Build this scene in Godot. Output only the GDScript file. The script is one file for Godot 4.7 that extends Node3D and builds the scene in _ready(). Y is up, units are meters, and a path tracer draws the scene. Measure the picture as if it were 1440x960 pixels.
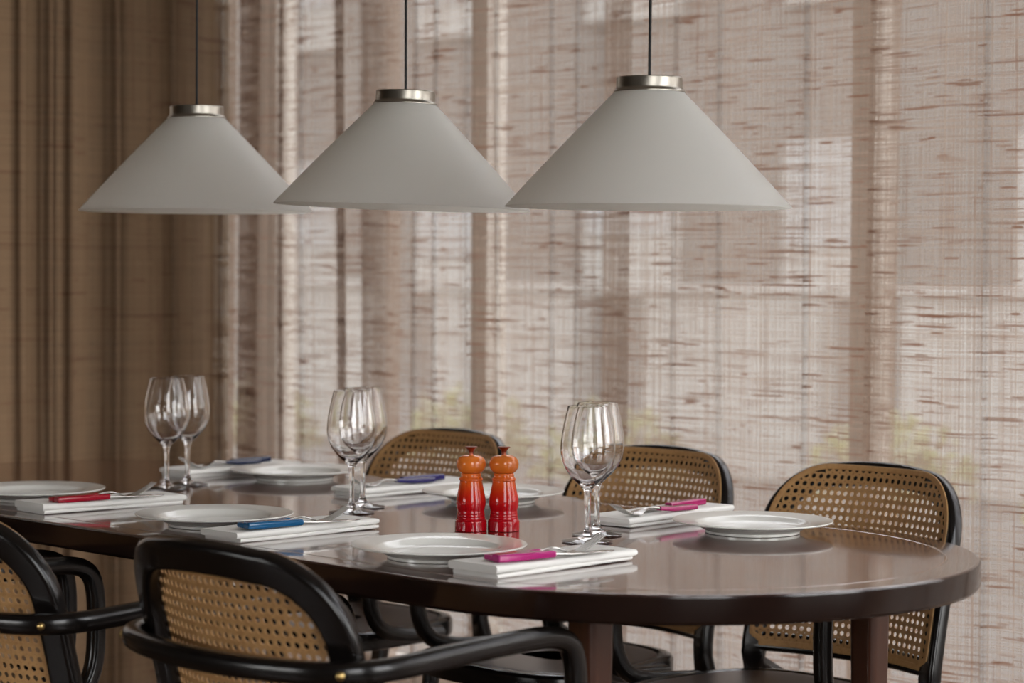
extends Node3D
# A dining room corner: oval table laid for six, cane armchairs, three pendants, linen curtains.
# World axes: X runs along the table, Z towards the viewer's side of the table, Y up, metres.

const TABLE_Y := 0.74
var M := {}
var rng := RandomNumberGenerator.new()
var used := {}

# ------------------------------------------------------------------ set-up
func _ready() -> void:
	rng.seed = 20417
	var cam := Camera3D.new()
	cam.name = "camera"
	cam.fov = 17.0615
	cam.near = 0.05
	cam.far = 200.0
	var attr := CameraAttributesPhysical.new()
	attr.frustum_focal_length = 80.0
	attr.frustum_focus_distance = 3.75
	attr.exposure_aperture = 3.8
	attr.exposure_shutter_speed = 100.0
	attr.exposure_sensitivity = 100.0
	attr.frustum_near = 0.05
	attr.frustum_far = 200.0
	attr.exposure_multiplier = 1.0
	cam.attributes = attr
	add_child(cam)
	cam.transform = Transform3D(Basis(Vector3(0.7001, 0.0052, -0.7140), Vector3(-0.0271, 0.9994, -0.0193), Vector3(0.7135, 0.0328, 0.6999)).orthonormalized(), Vector3(2.514, 1.185, 2.671))
	cam.fov = 17.0615
	cam.near = 0.05
	cam.far = 200.0
	cam.current = true

	var env := Environment.new()
	env.background_mode = Environment.BG_SKY
	var sky := Sky.new()
	var sm := ProceduralSkyMaterial.new()
	sm.sky_top_color = Color(0.86, 0.87, 0.895)
	sm.sky_horizon_color = Color(0.965, 0.957, 0.94)
	sm.sky_curve = 0.2
	sm.ground_bottom_color = Color(0.35, 0.34, 0.32)
	sm.ground_horizon_color = Color(0.55, 0.54, 0.52)
	sm.sky_energy_multiplier = 1.0
	sm.ground_energy_multiplier = 0.5
	sky.sky_material = sm
	env.sky = sky
	env.background_energy_multiplier = 1.0
	env.tonemap_mode = Environment.TONE_MAPPER_LINEAR
	env.tonemap_exposure = 10.8
	env.sdfgi_enabled = true
	env.ssao_enabled = true
	env.ssil_enabled = true
	var we := WorldEnvironment.new()
	we.name = "world_environment"
	we.environment = env
	add_child(we)

	materials()
	room()
	outside()
	curtains()
	table()
	chairs()
	lamps()
	settings()
	glasses()
	mills()

# ------------------------------------------------------------------ tree helpers
func numbered(called: String) -> String:
	if not used.has(called):
		used[called] = 0
		return called
	used[called] += 1
	return "%s_%03d" % [called, used[called]]

func tag(o: Node3D, label: String, category: String, group := "", kind := "") -> void:
	o.set_meta("label", label)
	if category != "":
		o.set_meta("category", category)
	if group != "":
		o.set_meta("group", group)
	if kind != "":
		o.set_meta("kind", kind)

func thing(called: String, label: String, category: String, at := Vector3.ZERO, turn := 0.0, group := "") -> Node3D:
	var o := Node3D.new()
	o.name = numbered(called)
	add_child(o, true)
	o.position = at
	o.rotation.y = turn
	tag(o, label, category, group)
	return o

func part(called: String, mesh: Mesh, mat: Material, parent: Node, at := Vector3.ZERO) -> MeshInstance3D:
	var o := MeshInstance3D.new()
	o.name = called if parent != self else numbered(called)
	o.mesh = mesh
	o.material_override = mat
	o.position = at
	parent.add_child(o, true)
	return o

func struct(called: String, mesh: Mesh, mat: Material, at := Vector3.ZERO, label := "", parent: Node = self) -> MeshInstance3D:
	var o := part(called, mesh, mat, parent, at)
	if parent == self:
		o.set_meta("kind", "structure")
		if label != "":
			o.set_meta("label", label)
	return o

func dup(src: Node3D, label: String, at: Vector3, turn: float, group := "") -> Node3D:
	var o := src.duplicate() as Node3D
	o.name = numbered(src.name.rstrip("0123456789_") if src.name.right(3).is_valid_int() else String(src.name))
	add_child(o, true)
	o.position = at
	o.rotation = Vector3(0, turn, 0)
	o.set_meta("label", label)
	if group != "":
		o.set_meta("group", group)
	return o

# ------------------------------------------------------------------ mesh helpers
class Geo:
	var v := PackedVector3Array()
	var t := PackedInt32Array()
	var uv := PackedVector2Array()

	func add(p: Vector3, w := Vector2.ZERO) -> int:
		v.append(p)
		uv.append(w)
		return v.size() - 1

	func tri(a: int, b: int, c: int) -> void:
		t.append(a); t.append(b); t.append(c)

	func quad(a: int, b: int, c: int, d: int) -> void:
		tri(a, b, c)
		tri(a, c, d)

	# rings: arrays of equally many points; closed: whether each ring closes on itself
	func loft(rings: Array, closed := true, cap_a := true, cap_b := true, loop := false) -> void:
		var n: int = rings[0].size()
		var first := v.size()
		for r in rings:
			for p in r:
				add(p)
		var rows := rings.size()
		var around := n if closed else n - 1
		for i in (rows if loop else rows - 1):
			var i2 := (i + 1) % rows
			for j in around:
				var k := (j + 1) % n
				quad(first + i * n + j, first + i * n + k, first + i2 * n + k, first + i2 * n + j)
		if cap_a:
			cap(first, n, false)
		if cap_b:
			cap(first + (rows - 1) * n, n, true)

	func cap(first: int, n: int, flip: bool) -> void:
		var c := Vector3.ZERO
		for j in n:
			c += v[first + j]
		var m := add(c / n)
		for j in n:
			var k := (j + 1) % n
			if flip:
				tri(m, first + j, first + k)
			else:
				tri(m, first + k, first + j)

	func sweep(path: PackedVector3Array, section: PackedVector2Array, sides: PackedVector3Array, closed := false, scales := PackedVector2Array()) -> void:
		# sides: the direction of the section's x at each path point
		var rings := []
		var n := path.size()
		for i in n:
			var tg: Vector3
			if closed:
				tg = (path[(i + 1) % n] - path[(i - 1 + n) % n]).normalized()
			else:
				tg = (path[mini(i + 1, n - 1)] - path[maxi(i - 1, 0)]).normalized()
			var sx := sides[i if sides.size() > 1 else 0]
			sx = (sx - tg * sx.dot(tg)).normalized()
			var sy := tg.cross(sx)
			var ring := PackedVector3Array()
			var sc := scales[i] if scales.size() == n else Vector2.ONE
			for q in section:
				ring.append(path[i] + sx * q.x * sc.x + sy * q.y * sc.y)
			rings.append(ring)
		loft(rings, true, not closed, not closed, closed)

	func mesh(crease := 40.0, closed_shape := true) -> ArrayMesh:
		var nt := t.size() / 3
		if closed_shape:
			var vol := 0.0
			for i in nt:
				vol += v[t[i * 3]].dot(v[t[i * 3 + 1]].cross(v[t[i * 3 + 2]]))
			if vol > 0.0:   # Godot's front faces run clockwise
				for i in nt:
					var s := t[i * 3 + 1]
					t[i * 3 + 1] = t[i * 3 + 2]
					t[i * 3 + 2] = s
		var fn := PackedVector3Array()
		fn.resize(nt)
		var unit := PackedVector3Array()
		unit.resize(nt)
		var near := []
		near.resize(v.size())
		for i in v.size():
			near[i] = PackedInt32Array()
		for i in nt:
			var a := t[i * 3]
			var b := t[i * 3 + 1]
			var c := t[i * 3 + 2]
			var x := (v[c] - v[a]).cross(v[b] - v[a])
			fn[i] = x
			unit[i] = x.normalized()
			near[a].append(i)
			near[b].append(i)
			near[c].append(i)
		var least := cos(deg_to_rad(crease))
		var ov := PackedVector3Array()
		var on := PackedVector3Array()
		var ou := PackedVector2Array()
		for i in nt:
			if fn[i].length_squared() < 1e-24:
				continue
			for k in 3:
				var at := t[i * 3 + k]
				var s := Vector3.ZERO
				for f in near[at]:
					if unit[f].dot(unit[i]) > least:
						s += fn[f]
				ov.append(v[at])
				on.append(s.normalized())
				ou.append(uv[at])
		var arr := []
		arr.resize(Mesh.ARRAY_MAX)
		arr[Mesh.ARRAY_VERTEX] = ov
		arr[Mesh.ARRAY_NORMAL] = on
		arr[Mesh.ARRAY_TEX_UV] = ou
		var m := ArrayMesh.new()
		m.add_surface_from_arrays(Mesh.PRIMITIVE_TRIANGLES, arr)
		return m

func lathe(profile: Array, segs := 64, crease := 35.0, closed_profile := false) -> ArrayMesh:
	# profile: Vector2(radius, height); radius 0 at an end closes the shape
	var g := Geo.new()
	var first := []
	for p in profile:
		if p.x <= 1e-6:
			first.append([g.add(Vector3(0, p.y, 0)), true])
		else:
			var at := g.v.size()
			for j in segs:
				var a := TAU * j / segs
				g.add(Vector3(cos(a) * p.x, p.y, sin(a) * p.x))
			first.append([at, false])
	var n := profile.size()
	for i in (n if closed_profile else n - 1):
		var a: Array = first[i]
		var b: Array = first[(i + 1) % n]
		for j in segs:
			var k := (j + 1) % segs
			if a[1] and b[1]:
				continue
			elif a[1]:
				g.tri(a[0], b[0] + j, b[0] + k)
			elif b[1]:
				g.tri(a[0] + j, b[0], a[0] + k)
			else:
				g.quad(a[0] + j, b[0] + j, b[0] + k, a[0] + k)
	return g.mesh(crease)

func rrect(w: float, h: float, r: float, seg := 4) -> PackedVector2Array:
	var out := PackedVector2Array()
	for c in [[w / 2 - r, h / 2 - r, 0.0], [-w / 2 + r, h / 2 - r, 0.5], [-w / 2 + r, -h / 2 + r, 1.0], [w / 2 - r, -h / 2 + r, 1.5]]:
		for k in seg + 1:
			var a: float = PI * (c[2] + 0.5 * k / seg)
			out.append(Vector2(c[0] + cos(a) * r, c[1] + sin(a) * r))
	return out

func box(size: Vector3, r := 0.0, at := Vector3.ZERO, g: Geo = null) -> Geo:
	# a box with its edges rounded off by r
	if g == null:
		g = Geo.new()
	if r <= 0.0:
		var ring := func(y: float) -> PackedVector3Array:
			return PackedVector3Array([at + Vector3(-size.x / 2, y, -size.z / 2), at + Vector3(size.x / 2, y, -size.z / 2), at + Vector3(size.x / 2, y, size.z / 2), at + Vector3(-size.x / 2, y, size.z / 2)])
		g.loft([ring.call(-size.y / 2), ring.call(size.y / 2)])
		return g
	var rings := []
	for i in 8:
		var a := PI * (-0.5 + float(i if i < 4 else i - 1) / 6.0)
		if i < 4:
			a = -PI / 2 + PI / 2 * i / 3.0
		else:
			a = PI / 2 * (i - 4) / 3.0
		var inset := r * (1.0 - cos(a))
		var y := (-size.y / 2 + r if i < 4 else size.y / 2 - r) + r * sin(a)
		var s := PackedVector3Array()
		for q in rrect(size.x - 2 * inset, size.z - 2 * inset, maxf(r - inset, 0.0004), 3):
			s.append(at + Vector3(q.x, y, q.y))
		rings.append(s)
	g.loft(rings)
	return g

func bx(size: Vector3, r := 0.0, at := Vector3.ZERO) -> ArrayMesh:
	return box(size, r, at).mesh(30.0)

func chaikin(p: PackedVector3Array, times := 2, closed := false) -> PackedVector3Array:
	for k in times:
		var q := PackedVector3Array()
		var n := p.size()
		if not closed:
			q.append(p[0])
		for i in (n if closed else n - 1):
			var a := p[i]
			var b := p[(i + 1) % n]
			q.append(a.lerp(b, 0.25))
			q.append(a.lerp(b, 0.75))
		if not closed:
			q.append(p[n - 1])
		p = q
	return p

# ------------------------------------------------------------------ materials
func mat(c: Color, rough := 0.5, metal := 0.0) -> StandardMaterial3D:
	var m := StandardMaterial3D.new()
	m.albedo_color = c
	m.roughness = rough
	m.metallic = metal
	return m

func noise_tex(size: Vector2i, freq: float, octaves: int, ramp: Array, stretch := Vector3.ONE, sd := 1, rough := false) -> NoiseTexture2D:
	var n := FastNoiseLite.new()
	n.noise_type = FastNoiseLite.TYPE_SIMPLEX_SMOOTH
	n.seed = sd
	n.frequency = freq
	n.fractal_octaves = octaves
	var t := NoiseTexture2D.new()
	t.width = size.x
	t.height = size.y
	t.seamless = true
	t.noise = n
	if ramp.size():
		var g := Gradient.new()
		g.offsets = PackedFloat32Array(range(ramp.size()).map(func(i): return float(i) / (ramp.size() - 1)))
		g.colors = PackedColorArray(ramp)
		t.color_ramp = g
	return t

func wood(a: Color, b: Color, c: Color, rough: float, sd: int) -> StandardMaterial3D:
	var m := mat(Color.WHITE, rough)
	m.albedo_texture = noise_tex(Vector2i(512, 512), 0.012, 5, [a, b, a.lerp(c, 0.5), b, c], Vector3.ONE, sd)
	m.uv1_triplanar = true
	m.uv1_world_triplanar = false
	m.uv1_scale = Vector3(0.6, 6.0, 6.0)
	return m

func linen(sd: int, body: Color, slub: Color, open: float, slubs := 3600, size := 2048) -> ImageTexture:
	# woven linen: rows of weft and columns of warp of uneven thickness, and thick slubs in both; alpha is how closed the weave is
	var r := RandomNumberGenerator.new()
	r.seed = sd
	var row := PackedFloat32Array()
	row.resize(size)
	var col := PackedFloat32Array()
	col.resize(size)
	for i in size:
		row[i] = r.randf_range(-1, 1)
		col[i] = r.randf_range(-1, 1)
	# warp of uneven spacing: some gaps that let more through, some bunched threads
	for i in size / 9:
		var at := r.randi() % size
		var s := r.randf_range(-0.7, 1.9)
		for k in r.randi_range(1, 4):
			col[(at + k) % size] += s
	for i in size / 12:
		var at := r.randi() % size
		var s := r.randf_range(-0.6, 1.6)
		for k in r.randi_range(1, 3):
			row[(at + k) % size] += s
	var sl := PackedByteArray()
	sl.resize(size * size)
	for i in slubs:
		var y0 := r.randi() % size
		var x0 := r.randi() % size
		var strong := i % 3 == 0
		var long := int((30.0 if strong else 50.0) + 170.0 * pow(r.randf(), 2.0))
		var thick := (2 + int(3.6 * pow(r.randf(), 1.6))) if strong else 1 + (r.randi() % 2)
		var dark := r.randf_range(55, 150) if strong else r.randf_range(20, 75)
		var drift := r.randf_range(-1.5, 1.5)
		for k in long:
			var e := sin(PI * (k + 0.5) / long)
			var x := (x0 + k) % size
			var half := thick * (0.4 + 0.6 * e)
			var yc := y0 + drift * k / long
			for j in range(int(yc - half / 2), int(yc + half / 2) + 1):
				var at := posmod(j, size) * size + x
				sl[at] = mini(255, sl[at] + int(dark * minf(1.0, 1.7 * e)))
	for i in 700:   # thick warp threads, fainter
		var y0 := r.randi() % size
		var x0 := r.randi() % size
		var long := int(40.0 + 300.0 * r.randf())
		var dark := r.randf_range(25, 85)
		var thick := 1 + (r.randi() % 2)
		for k in long:
			for j in thick:
				var at := posmod(y0 + k, size) * size + (x0 + j) % size
				sl[at] = mini(255, sl[at] + int(dark))
	var b := PackedByteArray()
	b.resize(size * size * 4)
	var at := 0
	var base := int(255.0 * (1.0 - open))
	var cr := PackedByteArray()
	var cg := PackedByteArray()
	var cb := PackedByteArray()
	for i in 256:
		var c := body.lerp(slub, minf(1.0, i / 170.0))
		cr.append(c.r8)
		cg.append(c.g8)
		cb.append(c.b8)
	for y in size:
		var ry := row[y] * 36.0
		for x in size:
			var s := sl[y * size + x]
			b[at] = cr[s]
			b[at + 1] = cg[s]
			b[at + 2] = cb[s]
			b[at + 3] = clampi(base + int(ry + col[x] * 34.0) + s, 40, 255)
			at += 4
	return ImageTexture.create_from_image(Image.create_from_data(size, size, false, Image.FORMAT_RGBA8, b))

func glaze() -> ImageTexture:
	var im := Image.create(4, 256, false, Image.FORMAT_RGB8)
	var g := Gradient.new()
	g.offsets = PackedFloat32Array([0.0, 0.27, 0.38, 0.52, 0.66, 1.0])
	g.colors = PackedColorArray([Color8(158, 8, 22), Color8(178, 14, 22), Color8(196, 36, 20), Color8(216, 84, 28), Color8(228, 118, 42), Color8(232, 128, 50)])
	for y in 256:
		for x in 4:
			im.set_pixel(x, y, g.sample(1.0 - y / 255.0))
	return ImageTexture.create_from_image(im)

func materials() -> void:
	M.black = mat(Color8(13, 10, 9), 0.24)
	M.black.metallic_specular = 0.42
	M.black.clearcoat_enabled = true
	M.black.clearcoat = 0.2
	M.black.clearcoat_roughness = 0.15
	M.cane = mat(Color.WHITE, 0.55)
	M.cane.albedo_texture = noise_tex(Vector2i(256, 256), 0.03, 4, [Color8(150, 107, 62), Color8(170, 127, 79), Color8(180, 139, 90), Color8(158, 115, 69)], Vector3.ONE, 9)
	M.cane.uv1_triplanar = true
	M.cane.uv1_scale = Vector3(9, 9, 9)
	M.seat = mat(Color8(52, 36, 28), 0.3)
	M.top = wood(Color8(62, 28, 16), Color8(88, 45, 27), Color8(112, 62, 39), 0.18, 3)
	M.band = wood(Color8(46, 24, 16), Color8(60, 32, 22), Color8(74, 42, 28), 0.14, 4)
	M.inlay = mat(Color8(122, 84, 58), 0.16)
	for m in [M.top, M.band, M.inlay]:
		m.metallic_specular = 0.62
		m.clearcoat_enabled = true
		m.clearcoat = 0.9
		m.clearcoat_roughness = 0.06
	M.edge = wood(Color8(22, 13, 10), Color8(29, 17, 13), Color8(36, 21, 16), 0.14, 5)
	M.leg = wood(Color8(44, 23, 15), Color8(62, 34, 21), Color8(76, 42, 26), 0.28, 6)
	M.leg.uv1_scale = Vector3(6, 0.7, 6)
	M.porcelain = mat(Color8(226, 226, 220), 0.12)
	M.napkin = mat(Color8(232, 231, 226), 0.85)
	M.steel = mat(Color8(176, 174, 170), 0.2, 1.0)
	M.nickel = mat(Color8(172, 167, 157), 0.36, 1.0)
	M.copper = mat(Color8(150, 84, 66), 0.28, 1.0)
	M.brass = mat(Color8(196, 168, 110), 0.3, 1.0)
	M.opal = mat(Color8(240, 240, 238), 0.42)
	M.opal.backlight_enabled = true
	M.opal.backlight = Color(1.1, 1.1, 1.08)
	M.cord = mat(Color8(16, 15, 16), 0.6)
	M.glaze = mat(Color.WHITE, 0.09)
	M.glaze.albedo_texture = glaze()
	M.glass = mat(Color(1, 1, 1, 0.0), 0.0)
	M.glass.refraction_enabled = true
	M.glass.refraction_scale = 0.05
	M.pane = mat(Color(0.9, 0.95, 0.95, 0.04), 0.0)
	M.pane.transparency = BaseMaterial3D.TRANSPARENCY_ALPHA
	M.wall = mat(Color8(72, 62, 50), 0.9)
	M.dark_wall = mat(Color8(96, 84, 70), 0.9)
	M.ceiling = mat(Color8(226, 223, 216), 0.9)
	M.floor = wood(Color8(70, 52, 38), Color8(92, 70, 52), Color8(110, 84, 62), 0.4, 8)
	M.window_frame = mat(Color8(176, 170, 160), 0.5)
	M.frame = mat(Color8(60, 54, 48), 0.5)
	for d in [["pink", Color8(170, 36, 112)], ["magenta", Color8(158, 26, 92)], ["blue", Color8(10, 84, 130)], ["red", Color8(150, 12, 36)], ["violet", Color8(36, 28, 92)], ["navy", Color8(12, 26, 58)]]:
		M[d[0]] = mat(d[1], 0.16)
	for k in 2:
		var m := mat(Color.WHITE, 0.9)
		m.albedo_texture = linen(31 + k, Color8(154, 134, 118), Color8(108, 76, 60), 0.42)
		m.transparency = BaseMaterial3D.TRANSPARENCY_ALPHA
		m.backlight_enabled = true
		m.backlight = Color(1.1, 1.1, 1.1)
		m.cull_mode = BaseMaterial3D.CULL_DISABLED
		M["linen%d" % k] = m
	M.brown_linen = M.linen0.duplicate()
	M.brown_linen.albedo_texture = linen(57, Color8(124, 100, 76), Color8(98, 72, 54), 0.10, 500, 1024)
	M.pavement = mat(Color8(60, 59, 56), 0.9)
	M.stucco = mat(Color8(78, 76, 73), 0.9)
	M.whitewash = mat(Color8(122, 121, 117), 0.8)
	M.blind = mat(Color8(116, 117, 116), 0.7)
	M.dim_glass = mat(Color8(70, 76, 82), 0.1)
	M.leaf = mat(Color8(98, 97, 78), 0.6)
	M.leaf.backlight_enabled = true
	M.leaf.backlight = Color(0.5, 0.5, 0.3)
	M.leaf.cull_mode = BaseMaterial3D.CULL_DISABLED
	M.bark = mat(Color8(80, 66, 52), 0.9)

# ------------------------------------------------------------------ the room
const X0 := -3.12
const X1 := 3.15
const Z0 := -1.36
const Z1 := 3.4
const HIGH := 2.9

func wall_with_openings(called: String, along_x: bool, from: float, to: float, at: float, outward: float, holes: Array, label: String) -> void:
	# a wall 0.24 m thick whose openings are [from, to, sill, head]
	var thick := 0.24
	var g := Geo.new()
	var put := func(a: float, b: float, y0: float, y1: float) -> void:
		if b - a < 0.001 or y1 - y0 < 0.001:
			return
		var c := (a + b) / 2
		var off := at + outward * thick / 2
		if along_x:
			box(Vector3(b - a, y1 - y0, thick), 0.0, Vector3(c, (y0 + y1) / 2, off), g)
		else:
			box(Vector3(thick, y1 - y0, b - a), 0.0, Vector3(off, (y0 + y1) / 2, c), g)
	var last := from
	for h in holes:
		put.call(last, h[0], 0.0, HIGH)
		put.call(h[0], h[1], 0.0, h[2])
		put.call(h[0], h[1], h[3], HIGH)
		last = h[1]
	put.call(last, to, 0.0, HIGH)
	struct(called, g.mesh(10.0), M.wall, Vector3.ZERO, label)

func window(n: int, along_x: bool, h: Array, at: float, outward: float, bars: Array, label: String) -> void:
	var o := Node3D.new()
	o.name = "window_%d" % n
	add_child(o, true)
	o.set_meta("kind", "structure")
	o.set_meta("label", label)
	var off := at + outward * 0.16
	var place := func(a: float, b: float, y0: float, y1: float, d: float) -> Geo:
		var c := (a + b) / 2
		return box(Vector3(b - a, y1 - y0, d) if along_x else Vector3(d, y1 - y0, b - a), 0.0, Vector3(c, (y0 + y1) / 2, off) if along_x else Vector3(off, (y0 + y1) / 2, c))
	part("frame_rail", place.call(h[0], h[1], h[2], h[2] + 0.06, 0.07).mesh(10.0), M.window_frame, o)
	part("frame_rail", place.call(h[0], h[1], h[3] - 0.06, h[3], 0.07).mesh(10.0), M.window_frame, o)
	var edges := [h[0] + 0.03] + bars + [h[1] - 0.03]
	for e in edges:
		part("mullion", place.call(e - 0.03, e + 0.03, h[2] + 0.06, h[3] - 0.06, 0.07).mesh(10.0), M.window_frame, o)
	for i in edges.size() - 1:
		part("pane", place.call(edges[i] + 0.03, edges[i + 1] - 0.03, h[2] + 0.06, h[3] - 0.06, 0.006).mesh(10.0), M.pane, o)

func room() -> void:
	struct("floor", bx(Vector3(X1 - X0 + 0.5, 0.2, Z1 - Z0 + 0.5), 0.0, Vector3((X0 + X1) / 2, -0.1, (Z0 + Z1) / 2)), M.floor, Vector3.ZERO, "brown timber floor under the dining table")
	struct("ceiling", bx(Vector3(X1 - X0 + 0.5, 0.2, Z1 - Z0 + 0.5), 0.0, Vector3((X0 + X1) / 2, HIGH + 0.1, (Z0 + Z1) / 2)), M.ceiling, Vector3.ZERO, "pale ceiling that the pendants hang from")
	var back_hole := [-3.06, 2.9, 0.04, 2.78]
	wall_with_openings("wall_back", true, X0, X1, Z0, -1.0, [back_hole], "window wall behind the sheer linen curtains")
	window(1, true, back_hole, Z0, -1.0, [-2.80, -2.735, -1.85, -0.6, 0.6, 1.8], "wide glazed window behind the sheer linen curtains")
	var l1 := [-0.42, 0.5, 0.1, 2.75]
	wall_with_openings("wall_left", false, Z0, Z1 + 0.24, X0, -1.0, [l1], "wall behind the brown curtain at the left")
	window(5, false, l1, X0, -1.0, [0.05], "window behind the brown curtain at the far left")
	var r1 := [-1.15, 0.45, 0.4, 2.85]
	var r2 := [1.5, 3.25, 0.4, 2.85]
	wall_with_openings("wall_right", false, Z0 - 0.24, Z1 + 0.24, X1, 1.0, [r1, r2], "wall with tall windows on the right of the table")
	window(2, false, r1, X1, 1.0, [-0.35], "tall window on the right of the table")
	window(3, false, r2, X1, 1.0, [2.55], "tall window on the right, nearer us")
	var f1 := [-1.35, -0.05, 0.3, 1.5]
	wall_with_openings("wall_front", true, X0, X1, Z1, 1.0, [f1], "wall facing the window wall")
	window(4, true, f1, Z1, 1.0, [-0.7], "low window in the wall facing the curtains")

# ------------------------------------------------------------------ outside the window wall
func outside() -> void:
	struct("ground", bx(Vector3(80, 0.2, 60), 0.0, Vector3(-8, -0.3, -32)), M.pavement, Vector3.ZERO, "grey paving outside the window")
	var b := thing("building", "pale building across the street, a blur of light window blinds through the sheer curtain", "building", Vector3(-14, -0.2, -17))
	part("wall", bx(Vector3(44, 11, 1.0), 0.0, Vector3(0, 5.5, -0.5)), M.stucco, b)
	for i in 14:
		for j in 3:
			var w := part("window", bx(Vector3(1.5, 1.7, 0.12), 0.02, Vector3(-19.5 + i * 3.0, 1.9 + j * 3.2, 0.02)), M.whitewash, b)
			part("blind", bx(Vector3(1.3, 0.9 + 0.5 * ((i * 7 + j * 3) % 3) / 2.0, 0.05), 0.0, Vector3(-19.5 + i * 3.0, 2.2 + j * 3.2, 0.08)), M.blind, w)
	for k in 5:
		var wall := thing("garden_wall", ["white garden wall panel glowing through the curtain behind the right-hand cane chair", "white rendered wall panel glowing through the curtain above the middle cane chair", "white rendered wall panel showing through the curtain above the two mills", "white rendered wall panel faint through the curtain above the middle wine glasses", "white rendered wall panel faint through the leftmost part of the sheer curtain"][k], "wall", Vector3(-5.1 - k * 2.15, -0.2, -9.0), 0.0, "white wall panels outside")
		part("wall_panel", bx(Vector3(1.5, 1.2, 0.2), 0.01, Vector3(0, 0.6, 0)), M.whitewash, wall)
		part("coping", bx(Vector3(1.56, 0.05, 0.28), 0.01, Vector3(0, 1.24, 0)), M.whitewash, wall)
	for k in 6:
		var s := thing("shrub", ["yellow-green shrub blurred behind the curtain at the right edge", "yellow-green shrub blurred behind the curtain over the right-hand chair back", "yellow-green shrub blurred behind the curtain between the two right-hand chairs", "yellow-green shrub blurred behind the curtain over the mills", "yellow-green shrub blurred behind the curtain by the middle wine glasses", "yellow-green shrub blurred behind the left part of the sheer curtain"][k], "shrub", Vector3(-2.6 - k * 1.5, -0.2, -6.0 - 0.4 * (k % 2)), 0.0, "shrubs outside the window")
		var g := Geo.new()
		for q in 420:
			var d := Vector3(rng.randfn(), absf(rng.randfn()) * 0.9, rng.randfn()).normalized() * (0.42 * pow(rng.randf(), 0.4))
			var c := d + Vector3(0, 0.28, 0)
			var ax := Vector3(rng.randfn(), rng.randfn(), rng.randfn()).normalized()
			var ay := ax.cross(Vector3(rng.randfn(), rng.randfn(), rng.randfn()).normalized()).normalized()
			g.quad(g.add(c - ax * 0.05), g.add(c + ay * 0.02), g.add(c + ax * 0.05), g.add(c - ay * 0.02))
		var f := part("foliage", g.mesh(10.0, false), M.leaf, s)
		f.set_meta("kind", "stuff")
		var st := Geo.new()
		for q in 5:
			var tip := Vector3(rng.randf_range(-0.25, 0.25), 0.5, rng.randf_range(-0.25, 0.25))
			st.sweep(PackedVector3Array([Vector3.ZERO, tip * 0.5, tip]), rrect(0.024, 0.024, 0.01, 2), PackedVector3Array([Vector3.RIGHT]))
		part("stem", st.mesh(60.0), M.bark, s)

# ------------------------------------------------------------------ curtains
func curtain_mesh(from: float, to: float, folds: Array, along_x: bool, plane: float, inward: float, top: float, bottom: float, wave: float, sd: int, hem := 0.012) -> ArrayMesh:
	# the cloth's path seen from above: runs along the rail and doubles back at each fold [place, width, depth]
	var r := RandomNumberGenerator.new()
	r.seed = sd
	var dirn := signf(to - from)
	var fl := folds.duplicate()
	fl.sort_custom(func(a, b): return a[0] * dirn < b[0] * dirn)
	var ph := r.randf() * TAU
	var ph2 := r.randf() * TAU
	var off := func(x: float) -> float:
		return wave * (0.55 * sin(x * 17.0 + ph) + 0.45 * sin(x * 31.0 + ph2))
	var p := PackedVector3Array()
	var x := from
	var step := 0.025
	for f in fl + [[to + dirn * 10.0, 0.0, 0.0]]:
		var stop: float = f[0] + dirn * f[1] / 2
		var lim := minf(stop * dirn, to * dirn) * dirn
		while x * dirn < lim * dirn - step:
			p.append(Vector3(x, off.call(x), 0))
			x += dirn * step
		if stop * dirn >= to * dirn:
			break
		var z: float = off.call(f[0])
		if f[2] < 0.0:   # a rounded ridge that stands out into the room
			for q in [[-0.022, 0.0], [-0.012, 0.25], [-0.007, 0.9], [0.0, 1.0], [0.007, 0.9], [0.012, 0.25], [0.022, 0.0]]:
				p.append(Vector3(f[0] + dirn * q[0], z - f[2] * q[1], 0))
			x = f[0] + dirn * 0.025
			continue
		if f[2] < 0.006:   # a narrow crease pinched towards the room
			for q in [[-0.011, 0.0], [-0.006, 0.001], [-0.003, 0.011], [0.003, 0.0125], [0.006, 0.002], [0.012, 0.0]]:
				p.append(Vector3(f[0] + dirn * q[0], z + q[1], 0))
			x = f[0] + dirn * 0.018
			continue
		p.append(Vector3(stop - dirn * 0.004, z, 0))
		p.append(Vector3(stop, z + f[2] * 0.25, 0))
		p.append(Vector3(stop - dirn * 0.003, z + f[2] * 0.5, 0))
		p.append(Vector3(f[0] - dirn * f[1] / 2 + dirn * 0.003, z + f[2] * 0.6, 0))
		p.append(Vector3(f[0] - dirn * f[1] / 2, z + f[2] * 0.8, 0))
		p.append(Vector3(f[0] - dirn * f[1] / 2 + dirn * 0.004, z + f[2], 0))
		x = stop
	p.append(Vector3(to, off.call(to), 0))
	p = chaikin(p, 2)
	var s := PackedFloat32Array([0.0])
	for i in range(1, p.size()):
		s.append(s[i - 1] + p[i].distance_to(p[i - 1]))
	var g := Geo.new()
	var rows := 14
	var shift := r.randf()
	for k in rows + 1:
		var f := float(k) / rows
		var y := lerpf(top, bottom, f)
		var sway := 0.012 * sin(f * 2.6 + sd)
		for i in p.size():
			var a := p[i].x + sway * sin(p[i].x * 2.3 + sd) * f
			var z := plane + inward * (p[i].y * (0.75 + 0.35 * f) + 0.006 * sin(f * 5.0 + p[i].x * 9.0))
			g.add(Vector3(a, y, z) if along_x else Vector3(z, y, a), Vector2(s[i] / 1.7 + shift, (2.6 - y) / 1.7 + shift * 0.37))
	var n := p.size()
	for k in rows:
		for i in n - 1:
			g.quad(k * n + i, k * n + i + 1, (k + 1) * n + i + 1, (k + 1) * n + i)
	return g.mesh(14.0, false)

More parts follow.
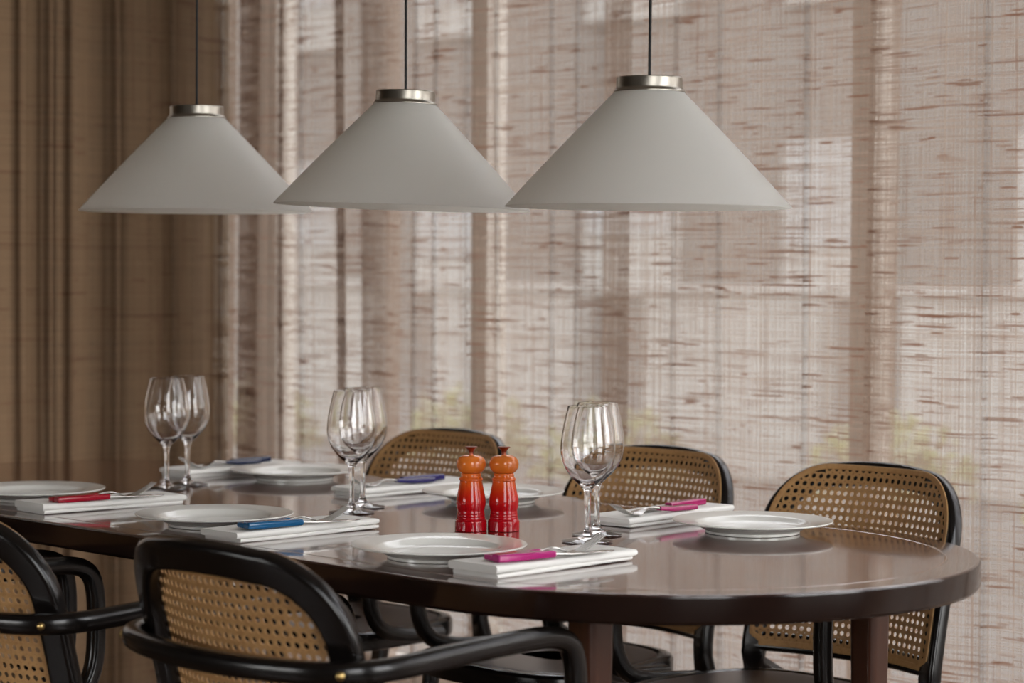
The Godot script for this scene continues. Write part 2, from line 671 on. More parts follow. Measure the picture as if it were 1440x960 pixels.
func curtains() -> void:
	var top := 2.78
	var drops := [
		[3.2, -0.306, [[2.6, 0.030, 0.01], [2.2, 0.050, 0.01], [1.7, 0.020, 0.005], [1.3, 0.050, 0.01], [0.95, 0.020, 0.005], [0.6, 0.050, 0.01], [0.34, 0.014, 0.005], [0.16, 0.020, 0.005], [-0.018, 0.016, 0.005]], "pale sheer linen curtain at the right edge, hanging behind the right-hand cane chair"],
		[-0.261, -1.101, [[-0.509, 0.012, 0.005], [-0.742, 0.012, 0.005], [-0.865, 0.012, 0.005]], "pale sheer linen curtain behind the right-hand pendant and right-hand wine glasses"],
		[-0.968, -1.894, [[-1.128, 0.022, 0.005], [-1.215, 0.012, 0.005], [-1.406, 0.020, 0.005], [-1.493, 0.012, 0.005], [-1.608, 0.022, 0.005], [-1.691, 0.014, 0.005]], "pinkish sheer linen curtain behind the middle pendant and the two mills"],
		[-1.80, -2.51, [[-1.947, 0.014, 0.005], [-2.028, 0.040, 0.01], [-2.178, 0.014, 0.005], [-2.29, 0.030, 0.01], [-2.40, 0.10, 0.015]], "brownish gathered linen curtain between the left and middle pendants, at the corner"],
	]
	for i in 4:
		var d: Array = drops[i]
		var c := part("linen_curtain", curtain_mesh(d[0], d[1], d[2], true, -1.115 - 0.045 * (i % 2), 1.0, top, 0.02, 0.016, 3 + i), M["linen%d" % (i % 2)], self)
		tag(c, d[3], "curtain", "linen curtains")
	var c2 := part("linen_curtain", curtain_mesh(-1.21, 1.6, [[-1.175, 0.044, -0.02], [-0.98, 0.044, -0.022], [-0.803, 0.044, -0.022], [-0.65, 0.044, -0.02], [-0.59, 0.044, -0.02], [-0.515, 0.044, -0.022], [-0.42, 0.044, -0.022], [-0.3, 0.044, -0.022], [-0.1, 0.044, -0.022], [0.1, 0.044, -0.022], [0.35, 0.044, -0.022], [0.6, 0.044, -0.022], [0.9, 0.044, -0.022], [1.2, 0.044, -0.022]], false, -2.54, 1.0, top, 0.02, 0.03, 11), M.brown_linen, self)
	tag(c2, "dark brown folded linen curtain along the left wall behind the left-hand pendant", "curtain", "linen curtains")
	var tr := part("curtain_track", bx(Vector3(5.7, 0.04, 0.05), 0.004, Vector3(0.4, 2.82, -1.13)), M.frame, self)
	tag(tr, "slim curtain track over the window wall", "curtain track")
	var tr2 := part("curtain_track", bx(Vector3(0.05, 0.04, 2.8), 0.004, Vector3(-2.53, 2.82, 0.27)), M.frame, self)
	tag(tr2, "slim curtain track over the left wall", "curtain track")

# ------------------------------------------------------------------ table
func stadium(xa: float, xb: float, r: float, inset: float, y: float, seg := 40) -> PackedVector3Array:
	var out := PackedVector3Array()
	var q := r - inset
	for k in seg + 1:
		var a := -PI / 2 + PI * k / seg
		out.append(Vector3(xb + cos(a) * q, y, sin(a) * q))
	for k in 24:
		out.append(Vector3(lerpf(xb, xa, (k + 1) / 25.0), y, q))
	for k in seg + 1:
		var a := PI / 2 + PI * k / seg
		out.append(Vector3(xa + cos(a) * q, y, sin(a) * q))
	for k in 24:
		out.append(Vector3(lerpf(xa, xb, (k + 1) / 25.0), y, -q))
	return out

func table() -> void:
	var t := thing("dining_table", "long oval dark wood dining table with glossy top, laid for six", "table")
	var xa := -1.44
	var xb := 0.125
	var r := 0.497
	var g := Geo.new()
	g.loft([stadium(xa, xb, r, 0.056, TABLE_Y - 0.030), stadium(xa, xb, r, 0.0545, TABLE_Y - 0.0006), stadium(xa, xb, r, 0.0552, TABLE_Y)])
	part("table_top", g.mesh(50.0), M.top, t)
	g = Geo.new()
	var rim := []
	for q in [[0.056, -0.03], [0.0502, -0.0006], [0.0496, 0.0], [0.006, 0.0], [0.003, -0.0006], [0.0016, -0.002], [0.0016, -0.012]]:
		rim.append(stadium(xa, xb, r, q[0], TABLE_Y + q[1]))
	g.loft(rim, true, false, false, true)
	var inlay := Geo.new()
	var lines := []
	for q in [[0.0545, -0.002], [0.0544, -0.0003], [0.0536, 0.0002], [0.0524, 0.00035], [0.0512, 0.0002], [0.0504, -0.0003], [0.0503, -0.002]]:
		lines.append(stadium(xa, xb, r, q[0], TABLE_Y + q[1]))
	inlay.loft(lines, true, false, false, true)
	part("inlay_line", inlay.mesh(50.0), M.inlay, t)
	part("edge_band", g.mesh(50.0), M.band, t)
	g = Geo.new()
	rim = []
	for q in [[0.054, -0.0301], [0.0022, -0.0121], [0.0017, -0.0021], [0.0002, -0.0028], [-0.0006, -0.0045], [-0.0006, -0.037], [0.003, -0.042], [0.054, -0.042]]:
		rim.append(stadium(xa, xb, r, q[0], TABLE_Y + q[1]))
	g.loft(rim, true, false, false, true)
	part("edge_moulding", g.mesh(30.0), M.edge, t)
	g = Geo.new()
	rim = []
	for q in [[0.23, -0.0295], [0.23, -0.075], [0.232, -0.077], [0.255, -0.077], [0.255, -0.0295]]:
		rim.append(stadium(xa, xb, r, q[0], TABLE_Y + q[1]))
	g.loft(rim, true, false, false, true)
	part("apron", g.mesh(30.0), M.edge, t)
	for x in [0.29, -1.6]:
		for z in [-0.33, 0.33]:
			var l := Geo.new()
			var rings := []
			for q in [[0.0, 0.036], [0.01, 0.038], [0.66, 0.052], [TABLE_Y - 0.0305, 0.053]]:
				var ring := PackedVector3Array()
				for e in rrect(q[1], q[1], 0.012, 4):
					ring.append(Vector3(x + e.x, q[0], z + e.y))
				rings.append(ring)
			l.loft(rings)
			part("leg", l.mesh(40.0), M.leg, t)

# ------------------------------------------------------------------ chairs
func zc(y: float) -> float:
	var t := y - 0.47
	return 0.235 + 0.17 * t + 0.26 * t * t if t > 0.0 else 0.235 - 0.02 * t - 0.16 * minf(0.0, t + 0.05)

func back_at(x: float, y: float) -> Vector3:
	return Vector3(x, y, zc(y) - 1.05 * x * x)

func back_normal(x: float, y: float) -> Vector3:
	var dx := back_at(x + 0.001, y) - back_at(x - 0.001, y)
	var dy := back_at(x, y + 0.001) - back_at(x, y - 0.001)
	return dx.cross(dy).normalized()

func hoop_outline(half: float, top: float, r: float, low: float) -> PackedVector2Array:
	# front view of the bent hoop from the left foot end up and over to the right
	var out := PackedVector2Array()
	for k in 12:
		out.append(Vector2(-half, lerpf(low, top - r, k / 12.0)))
	for k in 13:
		var a := PI - PI / 2 * k / 12.0
		out.append(Vector2(-half + r + cos(a) * r, top - r + sin(a) * r))
	for k in range(1, 12):
		var x := lerpf(-half + r, half - r, k / 12.0)
		out.append(Vector2(x, top + 0.006 * (1.0 - pow(x / (half - r), 2.0))))
	for k in 13:
		var a := PI / 2 - PI / 2 * k / 12.0
		out.append(Vector2(half - r + cos(a) * r, top - r + sin(a) * r))
	for k in range(1, 13):
		out.append(Vector2(half, lerpf(top - r, low, k / 12.0)))
	return out

func in_panel(x: float, y: float) -> bool:
	var hx := 0.201
	var top := 0.807
	var low := 0.481
	var r := 0.1
	var ax := absf(x)
	if ax > hx or y > top or y < low:
		return false
	if ax > hx - r and y > top - r:
		return Vector2(ax - hx + r, y - top + r).length() <= r
	if ax > hx - 0.03 and y < low + 0.03:
		return Vector2(ax - hx + 0.03, low + 0.03 - y).length() <= 0.03
	return true

func cane_mesh() -> ArrayMesh:
	# woven cane: a grid of strands that leaves a round eye in every cell and a small gap at every crossing
	var pitch := 0.0146
	var ov := PackedVector3Array()
	var on := PackedVector3Array()
	var emit := func(a: Vector3, b: Vector3, c: Vector3, n: Vector3) -> void:
		if (c - a).cross(b - a).dot(n) < 0.0:
			var s := b
			b = c
			c = s
		ov.append(a); ov.append(b); ov.append(c)
		on.append(n); on.append(n); on.append(n)
	var nx := 15
	for i in range(-nx, nx):
		for j in 24:
			var cx := (i + 0.5) * pitch
			var cy := 0.476 + (j + 0.5) * pitch
			if not in_panel(cx, cy):
				continue
			var h := pitch / 2
			var cut := 0.0017
			var hole := []
			var rim := []
			for k in 8:
				var a := TAU * (k + 0.5) / 8.0
				hole.append(Vector2(cos(a), sin(a)) * 0.0046)
			for q in [[h, h - cut], [h - cut, h], [-h + cut, h], [-h, h - cut], [-h, -h + cut], [-h + cut, -h], [h - cut, -h], [h, -h + cut]]:
				rim.append(Vector2(q[0], q[1]))
			# both rings start near the angle 22.5 degrees
			var nrm := back_normal(cx, cy)
			var lift := func(q: Vector2, side: float) -> Vector3:
				var p := back_at(cx + q.x, cy + q.y)
				return p + nrm * (-0.0145 + side * 0.0008)
			for k in 8:
				var k2 := (k + 1) % 8
				for side in [-1.0, 1.0]:
					emit.call(lift.call(hole[k], side), lift.call(rim[k], side), lift.call(rim[k2], side), nrm * side)
					emit.call(lift.call(hole[k], side), lift.call(rim[k2], side), lift.call(hole[k2], side), nrm * side)
				var inw := Vector3(-(hole[k].x + hole[k2].x), -(hole[k].y + hole[k2].y), 0).normalized()
				emit.call(lift.call(hole[k], -1.0), lift.call(hole[k2], -1.0), lift.call(hole[k2], 1.0), inw)
				emit.call(lift.call(hole[k], -1.0), lift.call(hole[k2], 1.0), lift.call(hole[k], 1.0), inw)
	var arr := []
	arr.resize(Mesh.ARRAY_MAX)
	arr[Mesh.ARRAY_VERTEX] = ov
	arr[Mesh.ARRAY_NORMAL] = on
	var m := ArrayMesh.new()
	m.add_surface_from_arrays(Mesh.PRIMITIVE_TRIANGLES, arr)
	return m

func seat_outline(grow: float, y: float) -> PackedVector3Array:
	var out := PackedVector3Array()
	for k in 48:
		var a := TAU * k / 48.0
		var c := cos(a)
		var s := sin(a)
		var e := 2.0 / 3.2
		var x := signf(c) * pow(absf(c), e)
		var z := signf(s) * pow(absf(s), e)
		var half := lerpf(0.232, 0.2, (z + 1.0) / 2.0) + grow
		out.append(Vector3(x * half, y, -0.02 + z * (0.212 + grow)))
	return out

func make_chair() -> Node3D:
	var c := thing("cane_armchair", "", "chair")
	# hoop: rear legs and back frame in one bent piece
	var path := PackedVector3Array()
	var sides := PackedVector3Array()
	var ol := hoop_outline(0.202, 0.797, 0.1, 0.44)
	for k in 8:
		var y := lerpf(0.0, 0.40, k / 7.0)
		path.append(Vector3(-lerpf(0.212, 0.203, k / 7.0), y, lerpf(0.285, 0.2, pow(k / 7.0, 0.8))))
		sides.append(Vector3.BACK)
	for q in ol:
		path.append(back_at(q.x, q.y))
		sides.append(back_normal(q.x, q.y))
	for k in 8:
		var y := lerpf(0.40, 0.0, k / 7.0)
		path.append(Vector3(lerpf(0.203, 0.212, k / 7.0), y, lerpf(0.2, 0.285, pow(1.0 - k / 7.0, 0.8))))
		sides.append(Vector3.BACK)
	var scales := PackedVector2Array()
	for p in path:
		var f := clampf(p.y / 0.45, 0.0, 1.0)
		scales.append(Vector2(lerpf(0.9, 1.0, f), lerpf(0.62, 1.0, f)))
	var g := Geo.new()
	g.sweep(path, rrect(0.027, 0.046, 0.0095, 4), sides, false, scales)
	part("back_frame", g.mesh(50.0), M.black, c)
	g = Geo.new()
	path = PackedVector3Array()
	sides = PackedVector3Array()
	for k in 15:
		var x := lerpf(-0.2, 0.2, k / 14.0)
		path.append(back_at(x, 0.484))
		sides.append(back_normal(x, 0.484))
	g.sweep(path, rrect(0.026, 0.036, 0.008, 3), sides)
	part("bottom_rail", g.mesh(50.0), M.black, c)
	part("cane_panel", cane_mesh(), M.cane, c)
	# the spline that holds the cane down, all round the panel
	g = Geo.new()
	path = PackedVector3Array()
	sides = PackedVector3Array()
	var spl := hoop_outline(0.206, 0.809, 0.1, 0.50)
	for q in spl:
		q.y = minf(q.y, 0.809)
		path.append(back_at(q.x, q.y) + back_normal(q.x, q.y) * -0.0138)
		sides.append(back_normal(q.x, q.y))
	for k in range(1, 16):
		var x := lerpf(0.206, -0.206, k / 16.0)
		var lowy := 0.482
		path.append(back_at(x, lowy) + back_normal(x, lowy) * -0.0138)
		sides.append(back_normal(x, lowy))
	g.sweep(path, rrect(0.004, 0.011, 0.0018, 2), sides, true)
	part("cane_border", g.mesh(50.0), M.cane, c)
	# arm: one bent hoop round the back, over both arms, down and back under the seat
	var half := PackedVector3Array([
		Vector3(0.222, 0.425, 0.06), Vector3(0.230, 0.43, 0.0), Vector3(0.234, 0.435, -0.06), Vector3(0.237, 0.452, -0.12), Vector3(0.239, 0.50, -0.148),
		Vector3(0.240, 0.57, -0.152), Vector3(0.240, 0.635, -0.15), Vector3(0.241, 0.667, -0.135), Vector3(0.241, 0.678, -0.095), Vector3(0.242, 0.678, -0.04), Vector3(0.243, 0.676, 0.04),
		Vector3(0.2445, 0.673, 0.12), Vector3(0.247, 0.670, 0.19), Vector3(0.241, 0.669, 0.245), Vector3(0.205, 0.668, 0.282), Vector3(0.14, 0.667, 0.304), Vector3(0.07, 0.666, 0.316)])
	path = half.duplicate()
	path.append(Vector3(0, 0.666, 0.319))
	for k in range(half.size() - 1, -1, -1):
		path.append(Vector3(-half[k].x, half[k].y, half[k].z))
	path = chaikin(path, 2)
	sides = PackedVector3Array()
	var n := path.size()
	for i in n:
		var tg := (path[mini(i + 1, n - 1)] - path[maxi(i - 1, 0)]).normalized()
		var outw := Vector3(path[i].x, 0, maxf(0.0, path[i].z - 0.12) * 2.0)
		if absf(path[i].x) > 0.2 and path[i].z < 0.15:
			outw = Vector3(signf(path[i].x), 0, 0)
		sides.append((outw - tg * outw.dot(tg)).normalized())
	g = Geo.new()
	g.sweep(path, rrect(0.029, 0.031, 0.012, 4), sides)
	part("armrest", g.mesh(60.0), M.black, c)
	for s in [-1.0, 1.0]:
		var sc := part("screw", lathe([Vector2(0, 0.0035), Vector2(0.003, 0.003), Vector2(0.0055, 0.0012), Vector2(0.006, 0.0), Vector2(0.006, -0.004), Vector2(0, -0.004)], 16, 50.0), M.brass, c, Vector3(s * 0.2315, 0.668, 0.2775))
		sc.rotation = Vector3(PI / 2, s * 0.69, 0)
	g = Geo.new()
	g.loft([seat_outline(-0.012, 0.405), seat_outline(-0.002, 0.408), seat_outline(0.0, 0.415), seat_outline(0.0, 0.437), seat_outline(-0.004, 0.443), seat_outline(-0.02, 0.445), seat_outline(-0.026, 0.441)])
	part("seat_frame", g.mesh(50.0), M.black, c)
	g = Geo.new()
	g.loft([seat_outline(-0.028, 0.438), seat_outline(-0.028, 0.4425), seat_outline(-0.034, 0.4445), seat_outline(-0.1, 0.443), seat_outline(-0.17, 0.441)])
	part("seat_panel", g.mesh(50.0), M.seat, c)
	for s in [-1.0, 1.0]:
		g = Geo.new()
		g.sweep(PackedVector3Array([Vector3(s * 0.19, 0.0, -0.19), Vector3(s * 0.186, 0.2, -0.18), Vector3(s * 0.18, 0.41, -0.165)]), rrect(0.034, 0.034, 0.0165, 4), PackedVector3Array([Vector3.RIGHT]), false, PackedVector2Array([Vector2(0.7, 0.7), Vector2(0.9, 0.9), Vector2(1, 1)]))
		part("leg", g.mesh(60.0), M.black, c)
	return c

func chairs() -> void:
	var c := make_chair()
	var grp := "cane armchairs round the table"
	c.set_meta("group", grp)
	c.set_meta("label", "black bentwood cane armchair in front of the table, its whole back towards us")
	c.position = Vector3(0.092, 0, 0.555)
	c.rotation.y = 0.02
	dup(c, "black bentwood cane armchair in front of the table, cut off by the photo's left edge", Vector3(-0.503, 0, 0.612), 0.02, grp)
	dup(c, "black bentwood armchair on the near side, only its arm showing behind the cut-off chair", Vector3(-1.098, 0, 0.60), 0.0, grp)
	dup(c, "black bentwood cane armchair at the far side, behind the right-hand plate", Vector3(-0.012, 0, -0.447), PI - 0.02, grp)
	dup(c, "black bentwood cane armchair at the far side, behind the right-hand wine glasses", Vector3(-0.537, 0, -0.45), PI, grp)
	dup(c, "black bentwood cane armchair at the far side, behind the two mills", Vector3(-1.165, 0, -0.455), PI, grp)

# ------------------------------------------------------------------ pendants
func lamps() -> void:
	var prof := []
	var outer := [Vector2(0.0535, 0.181), Vector2(0.0555, 0.178), Vector2(0.226, 0.0)]
	for k in 13:
		var f := k / 12.0
		prof.append(Vector2(lerpf(0.0535, 0.2255, f), 0.181 * (1.0 - f) + 0.002 * sin(PI * f)))
	prof.append(Vector2(0.226, -0.0012))
	prof.append(Vector2(0.2245, -0.0018))
	for k in 13:
		var f := 1.0 - k / 12.0
		prof.append(Vector2(lerpf(0.0495, 0.2222, f), 0.181 * (1.0 - f) + 0.002 * sin(PI * f) - 0.0008))
	var shade := lathe(prof, 96, 50.0, true)
	var cap := lathe([Vector2(0.0, 0.2005), Vector2(0.046, 0.2005), Vector2(0.0475, 0.2025), Vector2(0.051, 0.2025), Vector2(0.0522, 0.2012), Vector2(0.0522, 0.187), Vector2(0.0535, 0.184), Vector2(0.0565, 0.1808), Vector2(0.0565, 0.1795), Vector2(0.0545, 0.1795), Vector2(0.051, 0.184), Vector2(0.0, 0.185)], 72, 30.0)
	var socket := lathe([Vector2(0, 0.184), Vector2(0.02, 0.184), Vector2(0.02, 0.13), Vector2(0.017, 0.126), Vector2(0, 0.126)], 32, 40.0)
	var bulb := lathe([Vector2(0, 0.126), Vector2(0.013, 0.126), Vector2(0.014, 0.115), Vector2(0.024, 0.095), Vector2(0.03, 0.075), Vector2(0.026, 0.056), Vector2(0.014, 0.047), Vector2(0, 0.045)], 32, 60.0)
	for d in [[0.096, 1.281, 0.0, 0.2, 0.01, "largest white opal glass cone pendant, over the right end of the table"], [-0.487, 1.2895, 0.0, 1.6, 0.004, "middle white opal glass cone pendant, hanging above the two mills"], [-1.089, 1.291, 0.0, 0.0, 0.002, "left-hand white opal glass cone pendant before the dark brown curtain"]]:
		var o := thing("pendant_lamp", d[5], "lamp", Vector3(d[0], d[1], d[2]), 0.0, "opal pendants over the table")
		var tilt := Basis(Vector3(0.714, 0, 0.70), deg_to_rad(-d[3]))
		o.basis = tilt
		part("shade", shade, M.opal, o)
		part("cap", cap, M.nickel, o)
		part("socket", socket, M.frame, o)
		part("bulb", bulb, M.porcelain, o)
		var up := tilt.inverse() * Vector3(d[4] * 0.7, HIGH - d[1], -d[4] * 0.714)
		var g := Geo.new()
		g.sweep(PackedVector3Array([Vector3(0, 0.2, 0), Vector3(0, 0.2, 0).lerp(up, 0.5), up]), rrect(0.0048, 0.0048, 0.0023, 3), PackedVector3Array([Vector3.RIGHT]))
		part("cord", g.mesh(60.0), M.cord, o)
		var rose := part("ceiling_rose", lathe([Vector2(0, 0.0), Vector2(0.05, 0.0), Vector2(0.05, -0.015), Vector2(0.03, -0.03), Vector2(0.006, -0.034), Vector2(0, -0.034)], 40, 30.0), M.nickel, o)
		rose.position = up
		rose.basis = tilt.inverse()

# ------------------------------------------------------------------ place settings
func napkin_fold(w: float, long: float, y0: float, y1: float, sd: int, dx: float) -> ArrayMesh:
	# one folded thickness of cloth, rounded where it turns over, slightly uneven along its length
	var r := RandomNumberGenerator.new()
	r.seed = sd
	var p1 := r.randf() * TAU
	var p2 := r.randf() * TAU
	var g := Geo.new()
	var rings := []
	var n := 19
	for k in n + 2:
		var f := clampf(float(k - 0.5) / (n - 1.0), 0.0, 1.0)
		var z := lerpf(-long / 2, long / 2, f)
		var shrink := 1.0
		if k == 0 or k == n + 1:
			shrink = 0.72
		var h := (y1 - y0) * (1.0 + 0.10 * sin(f * 7.0 + p1)) * shrink
		var mid := (y0 + y1) / 2
		var ring := PackedVector3Array()
		var ww := (w + 0.003 * sin(f * 5.0 + p2)) - (0.002 if shrink < 1.0 else 0.0)
		for q in rrect(ww, h, h * 0.46, 4):
			var sag := 0.0007 * sin(q.x * 75.0 + p1 + f * 4.0)
			ring.append(Vector3(q.x + dx + 0.0015 * sin(f * 4.0 + p1), mid + q.y + sag, z + 0.002 * sin(q.x * 70.0 + p2)))
		rings.append(ring)
	g.loft(rings)
	return g.mesh(50.0)

func make_fork(m: Material) -> Node3D:
	# lies along Z with its tines towards -Z; y = 0 is the cloth it rests on
	var o := thing("fork", "", "fork")
	var g := Geo.new()
	var rings := []
	for q in [[0.101, 0.003, 0.0085], [0.0995, 0.0042, 0.0105], [0.08, 0.0046, 0.0108], [0.04, 0.0042, 0.0085], [0.012, 0.0038, 0.0066], [0.008, 0.0034, 0.0062]]:
		var ring := PackedVector3Array()
		for e in rrect(q[2] * 2, q[1] * 2, minf(q[1] * 0.75, 0.003), 3):
			ring.append(Vector3(e.x, 0.0052 + e.y + 0.0035 * smoothstep(0.05, 0.0, q[0]), q[0]))
		rings.append(ring)
	g.loft(rings)
	part("handle", g.mesh(40.0), m, o)
	var path := PackedVector3Array([Vector3(0, 0.0085, 0.011), Vector3(0, 0.0098, 0.0), Vector3(0, 0.0115, -0.014), Vector3(0, 0.0108, -0.024), Vector3(0, 0.0065, -0.036), Vector3(0, 0.0028, -0.046), Vector3(0, 0.0018, -0.054), Vector3(0, 0.0030, -0.062)])
	var sc := PackedVector2Array([Vector2(0.8, 1.6), Vector2(0.55, 1.6), Vector2(0.45, 1.5), Vector2(0.5, 1.3), Vector2(1.2, 1.1), Vector2(1.9, 1.0), Vector2(2.05, 1.0), Vector2(2.05, 1.0)])
	g = Geo.new()
	g.sweep(path, rrect(0.0115, 0.002, 0.0009, 2), PackedVector3Array([Vector3.RIGHT]), false, sc)
	part("neck", g.mesh(50.0), M.steel, o)
	for k in 4:
		var x := (k - 1.5) * 0.0062
		g = Geo.new()
		g.sweep(PackedVector3Array([Vector3(x, 0.0026, -0.060), Vector3(x, 0.0054, -0.072), Vector3(x * 0.98, 0.0118, -0.088), Vector3(x * 0.95, 0.0205, -0.104), Vector3(x * 0.95, 0.0245, -0.110)]), rrect(0.0034, 0.002, 0.0008, 2), PackedVector3Array([Vector3.RIGHT]), false, PackedVector2Array([Vector2(1.2, 1), Vector2(1, 1), Vector2(0.95, 1), Vector2(0.75, 0.9), Vector2(0.4, 0.6)]))
		part("tine", g.mesh(50.0), M.steel, o)
	return o

func make_knife(m: Material) -> Node3D:
	var o := thing("knife", "", "knife")
	var g := Geo.new()
	var rings := []
	for q in [[0.112, 0.004, 0.009], [0.1105, 0.0055, 0.0105], [0.085, 0.006, 0.0112], [0.045, 0.0055, 0.0095], [0.012, 0.0052, 0.0085], [0.009, 0.0046, 0.008]]:
		var ring := PackedVector3Array()
		for e in rrect(q[2] * 2, q[1] * 2, minf(q[1] * 0.75, 0.0035), 3):
			ring.append(Vector3(e.x, 0.0062 + e.y, q[0]))
		rings.append(ring)
	g.loft(rings)
	part("handle", g.mesh(40.0), m, o)
	g = Geo.new()
	g.sweep(PackedVector3Array([Vector3(0, 0.0062, 0.012), Vector3(0, 0.0058, 0.0), Vector3(0.001, 0.0048, -0.02), Vector3(0.001, 0.0042, -0.06), Vector3(-0.001, 0.0036, -0.09), Vector3(-0.004, 0.0032, -0.105)]), rrect(0.018, 0.002, 0.0006, 2), PackedVector3Array([Vector3.RIGHT]), false, PackedVector2Array([Vector2(0.5, 1.6), Vector2(0.6, 1.4), Vector2(1.0, 1.0), Vector2(1.05, 0.9), Vector2(0.85, 0.8), Vector2(0.2, 0.6)]))
	part("blade", g.mesh(40.0), M.steel, o)
	return o

func settings() -> void:
	var plate_mesh := lathe([Vector2(0, 0.0065), Vector2(0.06, 0.0068), Vector2(0.078, 0.0082), Vector2(0.0875, 0.012), Vector2(0.0935, 0.0165), Vector2(0.098, 0.0184), Vector2(0.115, 0.0202), Vector2(0.131, 0.0222), Vector2(0.1345, 0.0222), Vector2(0.1352, 0.0210), Vector2(0.134, 0.0196), Vector2(0.118, 0.0168), Vector2(0.1, 0.0142), Vector2(0.092, 0.0118), Vector2(0.087, 0.0082), Vector2(0.0815, 0.0060), Vector2(0.0795, 0.0048), Vector2(0.0795, 0.0008), Vector2(0.078, 0.0), Vector2(0.075, 0.0), Vector2(0.0735, 0.0015), Vector2(0.072, 0.0032), Vector2(0, 0.0035)], 96, 32.0)
	# cutlery colour, plate, napkin, napkin turn, fork, fork turn, knife, knife turn, where the plate is, where the napkin is, colour in words
	var list := [
		["pink", Vector2(-0.039, 0.321), Vector2(0.144, 0.276), 0.03, Vector2(0.160, 0.296), -0.14, Vector2(0.186, 0.290), -0.17, "in front of the two mills", "at the front edge, nearest us", "pink"],
		["blue", Vector2(-0.615, 0.313), Vector2(-0.431, 0.290), 0.0, Vector2(-0.407, 0.310), -0.12, Vector2(-0.381, 0.303), -0.16, "behind the near chair's back", "above the near chair's back", "bright blue"],
		["red", Vector2(-1.191, 0.306), Vector2(-0.985, 0.290), -0.03, Vector2(-0.957, 0.312), -0.1, Vector2(-0.932, 0.303), -0.14, "cut off by the photo's left edge", "beside the leftmost plate", "dark red"],
		["magenta", Vector2(0.072, -0.294), Vector2(-0.160, -0.325), PI + 0.08, Vector2(-0.118, -0.262), PI + 0.0, Vector2(-0.152, -0.325), PI + 0.10, "in front of the right-hand far chair", "behind the right wine glasses", "magenta"],
		["violet", Vector2(-0.579, -0.315), Vector2(-0.832, -0.322), PI + 0.0, Vector2(-0.806, -0.262), PI - 0.06, Vector2(-0.833, -0.300), PI - 0.06, "half hidden by the two mills", "behind the middle wine glasses", "violet"],
		["navy", Vector2(-1.183, -0.324), Vector2(-1.382, -0.312), PI + 0.02, Vector2(-1.352, -0.262), PI + 0.03, Vector2(-1.380, -0.300), PI + 0.03, "at the far side, left of the middle glasses", "behind the left wine glasses", "navy blue"],
	]
	for i in 6:
		var d: Array = list[i]
		var pl := part("dinner_plate", plate_mesh, M.porcelain, self, Vector3(d[1].x, TABLE_Y, d[1].y))
		tag(pl, "round white porcelain dinner plate " + d[8], "plate", "white dinner plates on the table")
		var nk := thing("napkin", "folded white cloth napkin under %s cutlery %s" % [d[10], d[9]], "napkin", Vector3(d[2].x, TABLE_Y, d[2].y), d[3], "white napkins on the table")
		part("fold", napkin_fold(0.094, 0.296, 0.0004, 0.0072, 40 + i, 0.001), M.napkin, nk)
		part("fold", napkin_fold(0.098, 0.306, 0.0068, 0.0182, 60 + i, 0.0), M.napkin, nk)
		var m: Material = M[d[0]]
		var up := TABLE_Y + 0.0188
		var f := make_fork(m)
		var k := make_knife(m)
		tag(f, "steel fork with %s handle lying on the napkin %s" % [d[10], d[9]], "fork", "forks with coloured handles")
		tag(k, "steel knife with %s handle lying on the napkin %s" % [d[10], d[9]], "knife", "knives with coloured handles")
		f.position = Vector3(d[4].x, up, d[4].y)
		f.rotation.y = d[5]
		k.position = Vector3(d[6].x, up, d[6].y)
		k.rotation.y = d[7]

# ------------------------------------------------------------------ glasses
func glasses() -> void:
	var p := []
	var outside_ := [[0.0, 0.0], [0.030, 0.0004], [0.0405, 0.0008], [0.0418, 0.0016], [0.0412, 0.0024], [0.03, 0.0042], [0.015, 0.0072], [0.0082, 0.0115], [0.0056, 0.018], [0.0049, 0.03], [0.0047, 0.05], [0.0051, 0.07], [0.0062, 0.081], [0.0095, 0.0875], [0.0165, 0.0945], [0.0275, 0.105], [0.0365, 0.117], [0.0425, 0.131], [0.0448, 0.146], [0.0445, 0.160], [0.0425, 0.176], [0.0392, 0.193], [0.0355, 0.209], [0.0330, 0.2195]]
	for q in outside_:
		p.append(Vector2(q[0], q[1]))
	p.append(Vector2(0.0325, 0.2200))
	p.append(Vector2(0.0319, 0.2195))
	for q in [[0.0344, 0.209], [0.0381, 0.193], [0.0414, 0.176], [0.0434, 0.160], [0.0437, 0.146], [0.0413, 0.131], [0.0352, 0.118], [0.026, 0.1065], [0.015, 0.0975], [0.007, 0.0938], [0.0, 0.093]]:
		p.append(Vector2(q[0], q[1]))
	var mesh := lathe(p, 64, 60.0)
	for d in [[-0.024, 0.008, "clear stemmed wine glass of the right-hand pair, the left and nearer one"], [-0.078, -0.071, "clear stemmed wine glass of the right-hand pair, the right and farther one"], [-0.610, 0.010, "clear stemmed wine glass of the middle pair, the left and nearer one"], [-0.668, -0.066, "clear stemmed wine glass of the middle pair, the right and farther one"], [-1.182, 0.004, "clear stemmed wine glass of the left pair, the nearer one by the red-handled napkin"], [-1.227, -0.080, "clear stemmed wine glass of the left pair, the farther one on the right"]]:
		var o := part("wine_glass", mesh, M.glass, self, Vector3(d[0], TABLE_Y + 0.0004, d[1]))
		tag(o, d[2], "wine glass", "wine glasses in pairs")

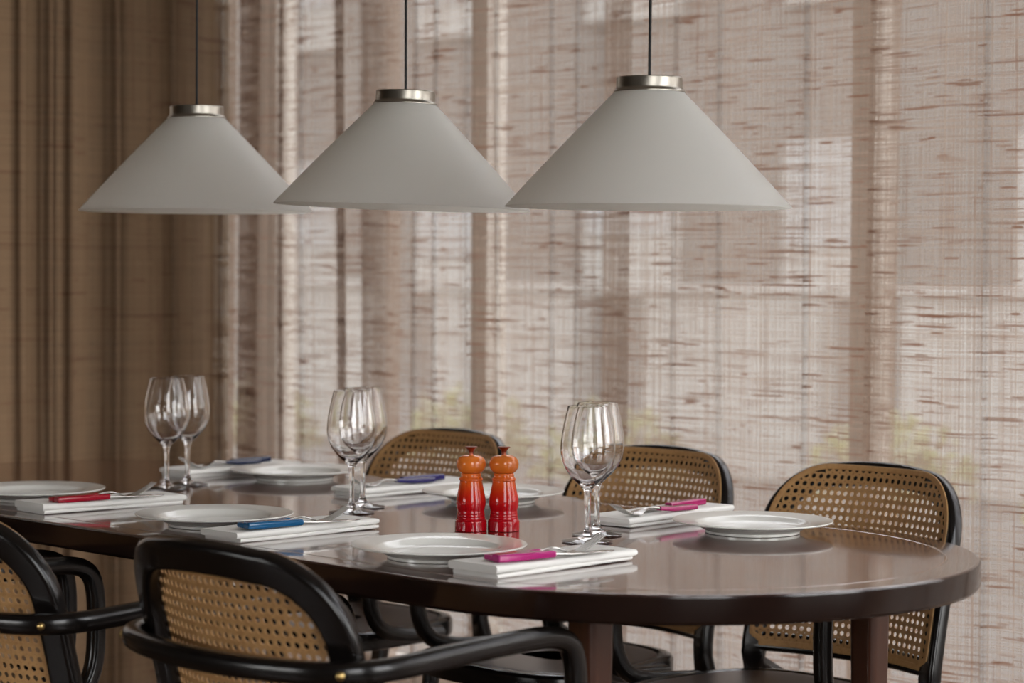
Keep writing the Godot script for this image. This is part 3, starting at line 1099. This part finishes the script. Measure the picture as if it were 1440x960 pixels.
# ------------------------------------------------------------------ mills
func mills() -> void:
	var k := 1.794e-4
	var q := []
	for e in [[0, 858], [140, 858], [149, 855], [151, 848], [150, 770], [147, 760], [139, 748], [134, 744], [136, 734], [134, 724], [131, 720], [133, 712], [132, 700], [128, 695], [130, 688], [129, 674], [126, 668], [130, 655], [138, 620], [141, 590], [139, 560], [131, 520], [120, 470], [111, 425], [106, 398], [105, 388], [110, 384], [113, 374], [111, 364], [104, 358], [97, 350], [94, 338], [97, 330], [95, 322], [90, 316], [0, 316]]:
		q.append(Vector2(e[0] * k, (858 - e[1]) * k))
	var body := lathe(q, 64, 45.0)
	var h := []
	for e in [[0, 316], [92, 314], [104, 306], [122, 288], [135, 262], [140, 232], [137, 206], [126, 182], [106, 162], [76, 150], [40, 145], [0, 144]]:
		h.append(Vector2(e[0] * k, (858 - e[1]) * k))
	var head := lathe(h, 64, 50.0)
	var kn := lathe([Vector2(0, (858 - 146) * k), Vector2(24 * k, (858 - 145) * k), Vector2(22 * k, (858 - 128) * k), Vector2(24 * k, (858 - 110) * k), Vector2(36 * k, (858 - 92) * k), Vector2(56 * k, (858 - 76) * k), Vector2(60 * k, (858 - 71) * k), Vector2(58 * k, (858 - 67) * k), Vector2(48 * k, (858 - 68) * k), Vector2(0, (858 - 71) * k)], 40, 35.0)
	# the glaze runs from red at the foot to orange at the head: map it by height
	var whole := 858.0 * k
	body = by_height(body, whole)
	head = by_height(head, whole)
	for d in [[-0.264, 0.041, "left of the two glossy orange-to-red glazed mills with metal knob"], [-0.227, 0.0, "right of the two glossy orange-to-red glazed mills with metal knob"]]:
		var o := thing("pepper_mill", d[2], "mill", Vector3(d[0], TABLE_Y, d[1]), 0.0, "orange and red mills")
		part("body", body, M.glaze, o)
		part("head", head, M.glaze, o)
		part("knob", kn, M.copper, o)

func by_height(m: ArrayMesh, whole: float) -> ArrayMesh:
	var a := m.surface_get_arrays(0)
	var v: PackedVector3Array = a[Mesh.ARRAY_VERTEX]
	var u := PackedVector2Array()
	for p in v:
		u.append(Vector2(0.5, clampf(1.0 - p.y / whole, 0.002, 0.998)))
	a[Mesh.ARRAY_TEX_UV] = u
	var o := ArrayMesh.new()
	o.add_surface_from_arrays(Mesh.PRIMITIVE_TRIANGLES, a)
	return o
